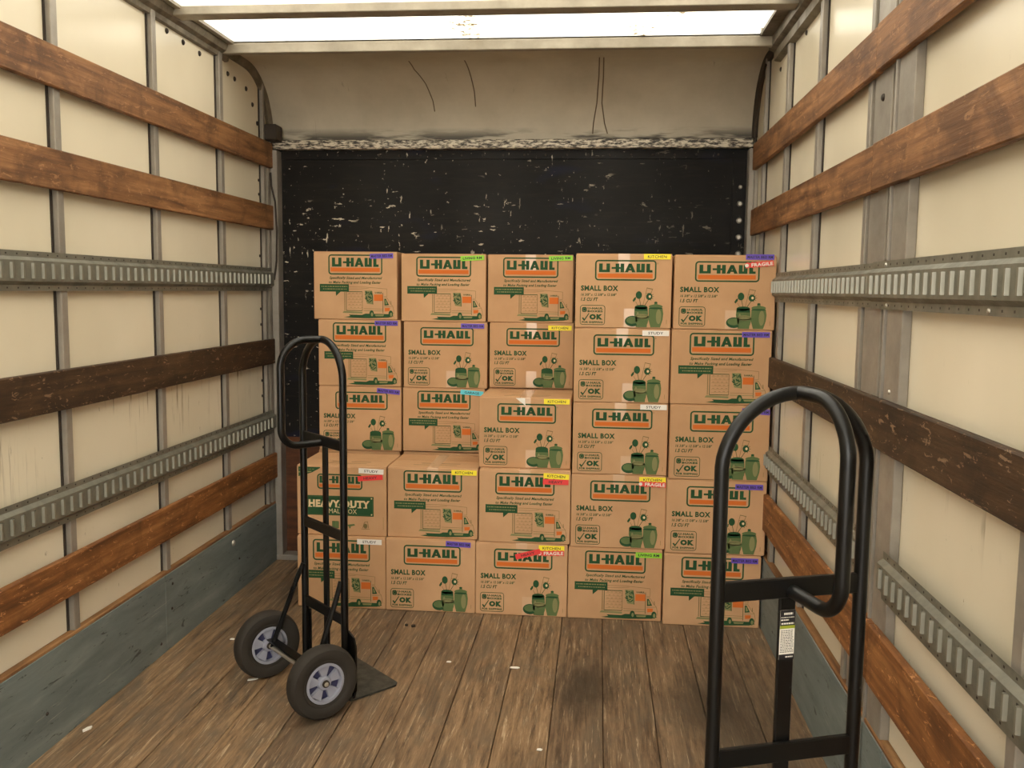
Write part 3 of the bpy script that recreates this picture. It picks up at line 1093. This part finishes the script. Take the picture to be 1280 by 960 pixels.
# carton body, flaps and tape, shared by every box
mb = MB()
mb.box(-BW / 2, BW / 2, 0, BD, 0.0, BH - 0.0045, bevel=0.0028)
body_me = mb.mesh('body', M['card'])
mb = MB()
mb.box(-BW / 2 + 0.0015, BW / 2 - 0.0015, 0.0015, BD / 2 - 0.001, BH - 0.0046, BH, bevel=0.0016)
for (u0, u1, v0, v1) in ((-0.09, 0.05, 0.112, 0.115), (-0.02, 0.12, 0.112, 0.115)):
    pass
flap_f_me = mb.mesh('flap', M['card'])
mb = MB()
mb.box(-BW / 2 + 0.0015, BW / 2 - 0.0015, BD / 2 + 0.001, BD - 0.0015, BH - 0.0046, BH, bevel=0.0016)
flap_b_me = mb.mesh('flap', M['card'])
mb = MB()
mb.box(-0.10, 0.10, 0.062, 0.068, BH, BH + 0.0003)
mb.box(-0.07, -0.01, 0.100, 0.108, BH, BH + 0.0003)
mb.box(0.02, 0.11, 0.100, 0.108, BH, BH + 0.0003)
top_print_me = mb.mesh('top_print', M['line'])
mb = MB()
prof = [(-0.0003, BH - 0.075), (-0.0003, BH - 0.003), (0.0012, BH + 0.0003), (BD, BH + 0.0003)]
for (a, b) in zip(prof[:-1], prof[1:]):
    mb.face([(-0.025, a[0], a[1]), (0.025, a[0], a[1]), (0.025, b[0], b[1]), (-0.025, b[0], b[1])])
tape_me = mb.mesh('packing_tape', M['tape'])
mb = MB()
mb.face([(-0.025, -0.0003, 0.004), (0.025, -0.0003, 0.004), (0.025, -0.0003, 0.085), (-0.025, -0.0003, 0.085)])
tape_low_me = mb.mesh('packing_tape', M['tape'])

WORDS = {'MASTER': 'MASTER BED RM', 'LIVING': 'LIVING RM', 'KITCHEN': 'KITCHEN', 'STUDY': 'STUDY', 'GARAGE': 'GARAGE', 'HEAVY': 'HEAVY', 'FRAGILE': 'FRAGILE'}
STK = {}
for k, wd in WORDS.items():
    mb = MB()
    w, h = (0.114, 0.0235)
    if k == 'FRAGILE':       # torn-edged strip, white letters on red
        top = [(-w / 2 + i * w / 12, h / 2 + (0.002 if i % 2 else -0.001)) for i in range(13)]
        bot = [(w / 2 - i * w / 12, -h / 2 + (0.002 if i % 3 else -0.001)) for i in range(13)]
        mb.prism(top + bot, 'y', -0.0006, 0.0)
    else:
        mb.box(-w / 2, w / 2, -0.0006, 0.0, -h / 2, h / 2)
    sm = mb.mesh('room_sticker', M['s_' + k])
    lt = MB()
    vs, fs = text_geo(wd, 0.03 if k in ('MASTER', 'LIVING', 'FRAGILE') else 0.015, 0.0)
    fw = {'MASTER': 0.90, 'LIVING': 0.80, 'KITCHEN': 0.70, 'STUDY': 0.56, 'GARAGE': 0.64, 'HEAVY': 0.54, 'FRAGILE': 0.76}[k] * w
    fh = h * (0.50 if k != 'FRAGILE' else 0.62)
    off = 0.010 if k == 'FRAGILE' else 0.0
    lt.add([(off + (a - 0.5) * fw, -0.0009, (b - 0.5) * fh) for (a, b) in vs], fs)
    if k == 'FRAGILE':
        lt.prism([(-0.052 + 0.008 * math.cos(t * PI / 4), 0.008 * math.sin(t * PI / 4)) for t in range(8)], 'y', -0.0009, -0.0007)
    lm = lt.mesh('lettering', M['white'] if k == 'FRAGILE' else M['ink'])
    STK[k] = (sm, lm)

BOXES = [
    ('11', -1.1877, 4.400, 1.3086, 1.0077, 1.0113, [('MASTER', 0.131, 0.306, 2)]),
    ('12', -0.7514, 4.400, 1.3045, 1.0068, 1.0010, [('LIVING', 0.14, 0.306, 3)]),
    ('13', -0.3293, 4.400, 1.3054, 0.9961, 0.9951, [('LIVING', 0.145, 0.309, 2)]),
    ('14', 0.1040, 3.980, 1.3019, 0.9972, 0.9761, [('KITCHEN', 0.141, 0.314, 0)]),
    ('15', 0.5291, 3.950, 1.3025, 1.0217, 0.9632, [('MASTER', 0.138, 0.318, 0), ('FRAGILE', 0.137, 0.286, 6)]),
    ('21', -1.1690, 4.400, 0.9798, 1.0019, 1.0040, [('MASTER', 0.135, 0.311, 0)]),
    ('22', -0.7412, 4.400, 0.9788, 1.0001, 0.9945, [('MASTER', 0.134, 0.307, 0)]),
    ('23', -0.3200, 4.400, 0.9860, 0.9874, 0.9751, [('KITCHEN', 0.138, 0.302, 0)]),
    ('24', 0.1036, 3.980, 0.9768, 0.9995, 0.9926, [('STUDY', 0.143, 0.307, 0)]),
    ('25', 0.5238, 3.950, 0.9808, 1.0160, 0.9822, [('MASTER', 0.139, 0.307, 0)]),
    ('31', -1.1680, 4.400, 0.6582, 1.0068, 0.9817, [('MASTER', 0.143, 0.304, -5)]),
    ('32', -0.7481, 4.400, 0.6613, 0.9886, 0.9694, [('GARAGE', 0.141, 0.306, -4)]),
    ('33', -0.3177, 4.020, 0.6667, 1.0005, 0.9750, [('KITCHEN', 0.141, 0.311, 0)]),
    ('34', 0.1038, 3.980, 0.6584, 0.9996, 0.9722, [('STUDY', 0.142, 0.31, 0)]),
    ('35', 0.5273, 3.950, 0.6523, 1.0204, 1.0030, [('MASTER', 0.147, 0.301, -2)]),
    ('41', -1.1503, 4.000, 0.3347, 1.0099, 0.9879, [('STUDY', 0.137, 0.305, -2), ('HEAVY', 0.133, 0.274, 5)]),
    ('42', -0.7301, 4.000, 0.3368, 1.0012, 0.9907, [('KITCHEN', 0.143, 0.308, 0)]),
    ('43', -0.3117, 3.980, 0.3352, 0.9905, 1.0122, [('KITCHEN', 0.141, 0.303, -2), ('HEAVY', 0.139, 0.278, 0)]),
    ('44', 0.1028, 3.980, 0.3276, 1.0065, 1.0102, [('KITCHEN', 0.146, 0.308, 0), ('FRAGILE', 0.147, 0.288, -1)]),
    ('45', 0.5236, 3.950, 0.3239, 1.0325, 1.0029, [('MASTER', 0.133, 0.301, 0)]),
    ('51', -1.1483, 3.980, 0.0000, 0.9997, 1.0220, [('STUDY', 0.132, 0.307, 0)]),
    ('52', -0.7356, 3.980, 0.0000, 0.9947, 1.0286, [('MASTER', 0.128, 0.309, -2)]),
    ('53', -0.3223, 3.980, 0.0000, 1.0027, 1.0235, [('KITCHEN', 0.134, 0.308, 0), ('FRAGILE', 0.133, 0.286, 2), ('HEAVY', 0.029, 0.279, 15)]),
    ('54', 0.0951, 3.980, 0.0000, 1.0062, 1.0002, [('LIVING', 0.146, 0.3, 0)]),
    ('55', 0.5165, 3.950, 0.0000, 1.0088, 0.9888, [('MASTER', 0.136, 0.303, 0)]),
]
KIND = dict(zip('11 12 13 21 25 32 42 43 51 54 55'.split(), 'B' * 11))
KIND['41'] = 'C'
LABEL = {
    '11': 'top-row cardboard box with a delivery truck drawing and purple bedroom sticker',
    '12': 'top-row truck-drawing cardboard box with green sticker, next to the purple-stickered truck-drawing box',
    '13': 'top-row truck-drawing cardboard box with green sticker, next to the yellow-stickered box',
    '14': 'top-row cardboard box with kitchenware drawing and yellow kitchen sticker',
    '15': 'top-row cardboard box with kitchenware drawing and purple and red fragile stickers',
    '21': 'second-row truck-drawing box with purple sticker, standing at the stack edge behind the handle loop',
    '22': 'second-row cardboard box with kitchenware drawing and purple bedroom sticker',
    '23': 'second-row cardboard box with kitchenware drawing and yellow kitchen sticker',
    '24': 'second-row cardboard box with kitchenware drawing and white study sticker',
    '25': 'second-row truck-drawing cardboard box with purple sticker, next to the white-stickered box',
    '31': 'middle-row kitchenware-drawing box with crooked purple sticker, beside the cyan-stickered box',
    '32': 'middle-row cardboard box with delivery truck drawing and cyan garage sticker',
    '33': 'middle-row cardboard box with yellow kitchen sticker, jutting forward of its neighbour',
    '34': 'middle-row cardboard box with kitchenware drawing and white study sticker',
    '35': 'middle-row kitchenware-drawing box with purple sticker, partly behind the near arched handle',
    '41': 'heavy duty cardboard box with green sign print and white and red stickers',
    '42': 'fourth-row truck-drawing cardboard box with one yellow kitchen sticker and exposed top',
    '43': 'fourth-row truck-drawing cardboard box with yellow kitchen and red heavy stickers',
    '44': 'fourth-row kitchenware-drawing cardboard box with yellow kitchen and red fragile stickers',
    '45': 'fourth-row cardboard box with kitchenware drawing and purple bedroom sticker',
    '51': 'bottom-row cardboard box with delivery truck drawing and white study sticker',
    '52': 'bottom-row cardboard box with kitchenware drawing and purple bedroom sticker',
    '53': 'bottom-row cardboard box with yellow kitchen, red fragile and slanted red heavy stickers',
    '54': 'bottom-row cardboard box with delivery truck drawing and green living room sticker',
    '55': 'bottom-row cardboard box with delivery truck drawing and purple bedroom sticker',
}
LOW_TAPE = {'14', '22', '23', '24', '34', '53', '45', '33', '15'}
TOP_TAPE = {'13', '14', '23', '33', '34', '42', '43', '44', '24', '53'}
for (k, x, y, z, sx, sz, st) in BOXES:
    b = thing('cardboard_box', LABEL[k], 'box', (x, y, z), 0.0, 'printed moving boxes in the stack')
    b.scale = (sx, 1.0, sz)
    link('body', body_me, b)
    link('flap', flap_f_me, b)
    link('flap', flap_b_me, b)
    for pr in PRINTS[KIND.get(k, 'A')]:
        link(pr.name.split('.')[0], pr, b)
    if k in ('41', '42', '33'):
        link('top_print', top_print_me, b)
    if k in TOP_TAPE:
        link('packing_tape', tape_me, b)
    if k in LOW_TAPE:
        link('packing_tape', tape_low_me, b, (0.03 if k != '23' else 0.0, 0, 0))
    for q, (kind, u, w, a) in enumerate(st):
        s_ = link('room_sticker', STK[kind][0], b, (u, -0.0022 - 0.0008 * q, w))
        s_.rotation_euler = (0, -math.radians(a), 0)
        s_['label'] = {'MASTER': 'purple', 'LIVING': 'lime green', 'KITCHEN': 'yellow', 'STUDY': 'white', 'GARAGE': 'cyan', 'HEAVY': 'red', 'FRAGILE': 'red and white torn'}[kind] + ' sticker with room or handling word'
        link('lettering', STK[kind][1], s_)
# small white triangle on the front of the jutting middle-row box
b33 = [o for o in COL.objects if o.get('label') == LABEL['33']][0]
mb = MB()
mb.prism([(-0.042, 0.324), (0.0, 0.324), (0.002, 0.290)], 'y', -0.0016, -0.0010)
mb.build('pale_patch', M['white'], b33)
# second layer of boxes that carries the set-back upper rows
for (x, n) in ((-1.175, 2), (-0.745, 2), (-0.322, 3)):
    for i in range(n):
        zt = 0.6582 if n == 2 else 0.984
        h = zt / n
        b = thing('cardboard_box', 'plain cardboard box hidden behind the lower front boxes', 'box', (x, 4.405, i * h + 0.0005), 0.0, 'boxes hidden behind the stack')
        b.scale = (1.0, 1.0, (h - 0.0015) / BH)
        link('body', body_me, b)
        link('flap', flap_f_me, b)
        link('flap', flap_b_me, b)

# ================================================================== HAND TRUCKS
def arc(cx, cz, r, a0, a1, n):
    return [(cx + r * math.cos(math.radians(a0 + (a1 - a0) * i / n)), cz + r * math.sin(math.radians(a0 + (a1 - a0) * i / n))) for i in range(n + 1)]


def make_hand_truck(label):
    t = thing('hand_truck', label, 'hand truck', (0, 0, 0), 0.0, 'black hand trucks')
    R, HW, ZT = 0.0132, 0.148, 1.279
    # continuous side rails and top arch
    pts = [(-HW, 0, 0.03), (-HW, 0, 0.5), (-HW, 0, 0.95)]
    pts += [(x, 0, z) for (x, z) in arc(0, ZT - 0.150, 0.150, 180, 0, 28)]
    pts = [(max(-HW, min(HW, p[0])), p[1], p[2]) for p in pts]
    pts += [(HW, 0, 0.95), (HW, 0, 0.5), (HW, 0, 0.03)]
    mb = MB()
    mb.sweep(pts, R, 16)
    mb.build('frame', M['coat'], t, smooth=True)
    # rear loop handle
    q = [(0.0, ZT)]
    q += arc(-0.062, ZT - 0.098, 0.098, 90, 180, 12)
    q += [(-0.160, 1.09)]
    q += arc(-0.160 + 0.062, 0.908 + 0.062, 0.062, 180, 270, 10)
    q += [(-0.008, 0.908)]
    mb = MB()
    mb.sweep([(0, y, z) for (y, z) in q], 0.0130, 16)
    mb.build('loop_handle', M['coat'], t, smooth=True)
    # flat cross bars
    for z in (0.915, 0.594, 0.290):
        mb = MB()
        mb.box(-HW, HW, -0.007, 0.005, z - 0.020, z + 0.018, bevel=0.002)
        mb.build('cross_bar', M['coat'], t)
    mb = MB()
    mb.box(-0.0165, 0.0165, 0.0055, 0.0145, 0.04, 0.93, bevel=0.002)
    mb.build('centre_bar', M['coat'], t)
    # toe plate
    mb = MB()
    c = 0.02
    mb.prism([(-0.180, 0.004), (0.180, 0.004), (0.172, 0.198), (0.155, 0.214), (-0.155, 0.214), (-0.172, 0.198)], 'z', 0.0015, 0.0075)
    mb.prism([(-0.180, 0.004), (0.180, 0.004), (0.180, 0.010), (-0.180, 0.010)], 'z', 0.0015, 0.060)
    mb.build('toe_plate', M['plate'], t)
    for s in (-1, 1):
        mb = MB()
        o = [(s * 0.134, 0.012), (s * 0.185, 0.012), (s * 0.200, 0.05), (s * 0.200, 0.205), (s * 0.186, 0.235), (s * 0.150, 0.25), (s * 0.134, 0.25)]
        mb.prism(o, 'y', 0.012, 0.018)
        mb.build('gusset', M['coat'], t)
        # brace from the rail down to the axle
        mb = MB()
        mb.sweep([(s * 0.140, -0.010, 0.432), (s * 0.148, -0.030, 0.385), (s * 0.160, -0.118, 0.165), (s * 0.160, -0.130, 0.127)], 0.0095, 8)
        mb.build('brace', M['coat'], t, smooth=True)
    mb = MB()
    mb.box(-0.190, 0.190, -0.112, -0.106, 0.118, 0.150)
    mb.box(-0.190, 0.190, -0.140, -0.106, 0.147, 0.151)
    mb.build('axle_bracket', M['coat'], t)
    mb = MB()
    mb.sweep([(-0.240, -0.130, 0.127), (0.252, -0.130, 0.127)], 0.008, 12)
    mb.build('axle', M['axle'], t, smooth=True)
    # wheels: solid tyre > hub, hub recesses, axle nut
    tyre = MB()
    prof = [(0.070, -0.022), (0.078, -0.026), (0.082, -0.0255), (0.086, -0.029), (0.104, -0.031), (0.116, -0.029), (0.1235, -0.020), (0.1262, -0.008), (0.1265, 0.0),
            (0.1262, 0.008), (0.1235, 0.020), (0.116, 0.029), (0.104, 0.031), (0.086, 0.029), (0.082, 0.0255), (0.078, 0.026), (0.070, 0.022)]
    tyre.lathe(prof, 48, loop=True)
    tyre_me = tyre.mesh('wheel', M['rubber'], True)
    rim = MB()
    rim.lathe([(0.0705, -0.024), (0.0705, 0.024), (0.062, 0.025), (0.060, 0.016), (0.060, -0.016), (0.062, -0.025)], 40, loop=True)
    rim.lathe([(0.0, -0.024), (0.020, -0.024), (0.024, -0.018), (0.024, 0.018), (0.020, 0.024), (0.0, 0.024)], 24)
    for k in range(5):                      # five broad spokes
        a = 2 * PI * k / 5 + 0.35
        d = math.radians(21)
        seg = []
        for (r, w) in ((0.020, 0.95), (0.0615, 0.98)):
            for e in (-1, 1):
                seg.append((r * math.cos(a + e * d * w), r * math.sin(a + e * d * w)))
        o = [seg[0], seg[1], seg[3], seg[2]]
        rim.prism(o, 'x', -0.016, 0.016)
    rim_me = rim.mesh('hub', M['hub'], True)
    web = MB()
    web.lathe([(0.0, -0.003), (0.061, -0.003), (0.061, 0.003), (0.0, 0.003)], 30)
    web_me = web.mesh('hub_recess', M['hubdark'])
    nut = MB()
    nut.lathe([(0.0, -0.030), (0.0125, -0.029), (0.0135, -0.022), (0.0135, 0.022), (0.0125, 0.029), (0.0, 0.030)], 14)
    nut_me = nut.mesh('bearing', M['dark'], True)
    pin = MB()
    pin.lathe([(0.0, -0.036), (0.0055, -0.035), (0.0065, -0.029), (0.0065, 0.029), (0.0055, 0.035), (0.0, 0.036)], 10)
    pin_me = pin.mesh('axle_nut', M['axle'], True)
    for s in (-1, 1):
        w = link('wheel', tyre_me, t, (0.222 if s > 0 else -0.206, -0.130, 0.127))
        link('hub', rim_me, w)
        link('hub_recess', web_me, w)
        link('bearing', nut_me, w)
        link('axle_nut', pin_me, w)
    return t


h1 = make_hand_truck('whole black hand truck with blue-grey wheel hubs, standing before the stacked boxes')
h1.location = (-0.978, 3.165, 0.0)
h1.rotation_euler = (0, 0, math.atan2(-0.702, 0.712))
h2 = copy_tree(h1)
h2['label'] = 'black hand truck with white instruction sticker on its centre bar, nearest the camera'
h2.location = (0.367, 1.700, 0.0)
h2.rotation_euler = (0, 0, math.atan2(0.326, 0.945))
# instruction sticker on the near truck's centre bar
mb = MB()
mb.box(-0.0155, 0.0155, 0.0048, 0.0053, 0.772, 0.868)
st = mb.build('instruction_sticker', M['white'], h2)
st['label'] = 'white and black instruction sticker'
for (z0, z1, m, n_) in ((0.838, 0.868, 'ink', 'sticker_header'), (0.772, 0.782, 'ink', 'sticker_footer'), (0.832, 0.838, 'lime', 'sticker_band')):
    mb = MB()
    mb.box(-0.0155, 0.0155, 0.0044, 0.0048, z0, z1)
    mb.build(n_, M[m], st)
mb = MB()
rr = random.Random(3)
for (z, h, x0, x1) in ((0.861, 0.004, -0.008, 0.010), (0.854, 0.0014, -0.014, 0.013), (0.849, 0.0025, -0.014, 0.002), (0.842, 0.003, -0.013, 0.013), (0.777, 0.0024, -0.002, 0.013)):
    xx = x0
    while xx < x1:
        w = rr.uniform(0.002, 0.005)
        mb.box(xx, min(xx + w, x1), 0.0041, 0.0044, z - h / 2, z + h / 2)
        xx += w + 0.001
mb.build('header_lettering', M['white'], st)
mb = MB()
z = 0.828
while z > 0.786:
    xx = -0.0135
    while xx < 0.012:
        w = rr.uniform(0.0015, 0.005)
        mb.box(xx, min(xx + w, 0.0135), 0.0045, 0.0048, z - 0.0006, z + 0.0006)
        xx += w + 0.0012
    z -= 0.0032
mb.build('fine_lettering', M['ink'], st)

# ================================================================== SMALL DEBRIS ON THE FLOOR
def chip(label, x, y, pts, mat, h=0.004, name='wood_chip', rz=0.0):
    mb = MB()
    mb.prism(pts, 'z', 0.0, h)
    o = mb.build(name, M[mat], None, (x, y, 0.0))
    o.rotation_euler = (0, 0, rz)
    tag(o, label, 'chip')


sliver = [(-0.018, -0.004), (0.010, -0.007), (0.021, 0.0), (0.008, 0.006), (-0.014, 0.004)]
flake = [(-0.009, -0.005), (0.007, -0.007), (0.010, 0.002), (0.002, 0.007), (-0.007, 0.005)]
chip('pale wood chip lying alone in mid floor before the boxes', -0.298, 3.403, sliver, 'white')
chip('pale wood sliver on the floor just in front of the far wheel', -1.262, 3.180, sliver, 'white', 0.004, 'wood_chip', 0.5)
chip('pale square flake on the floor behind the far wheel', -1.492, 3.551, flake, 'white', 0.003)
chip('pale sliver at the foot of the grey-green kick board', -1.655, 2.74, sliver, 'white', 0.006, 'wood_chip', 1.2)
chip('tiny pale chip on the floor beside the toe plate', -0.560, 3.43, flake, 'white', 0.002)
chip('small pale flake on the floor between the hand trucks', -0.16, 2.78, flake, 'white', 0.002)
for i, (x, y, l) in enumerate(((-0.806, 3.792, 'dark crumb on the floor before the bottom purple-stickered box'), (-0.775, 3.785, 'larger dark crumb on the floor before the bottom purple-stickered box'))):
    chip(l, x, y, [(a * (0.7 + 0.3 * i), b * (0.8 + 0.3 * i)) for (a, b) in flake], 'dark', 0.008, 'crumb', 0.7 * i)
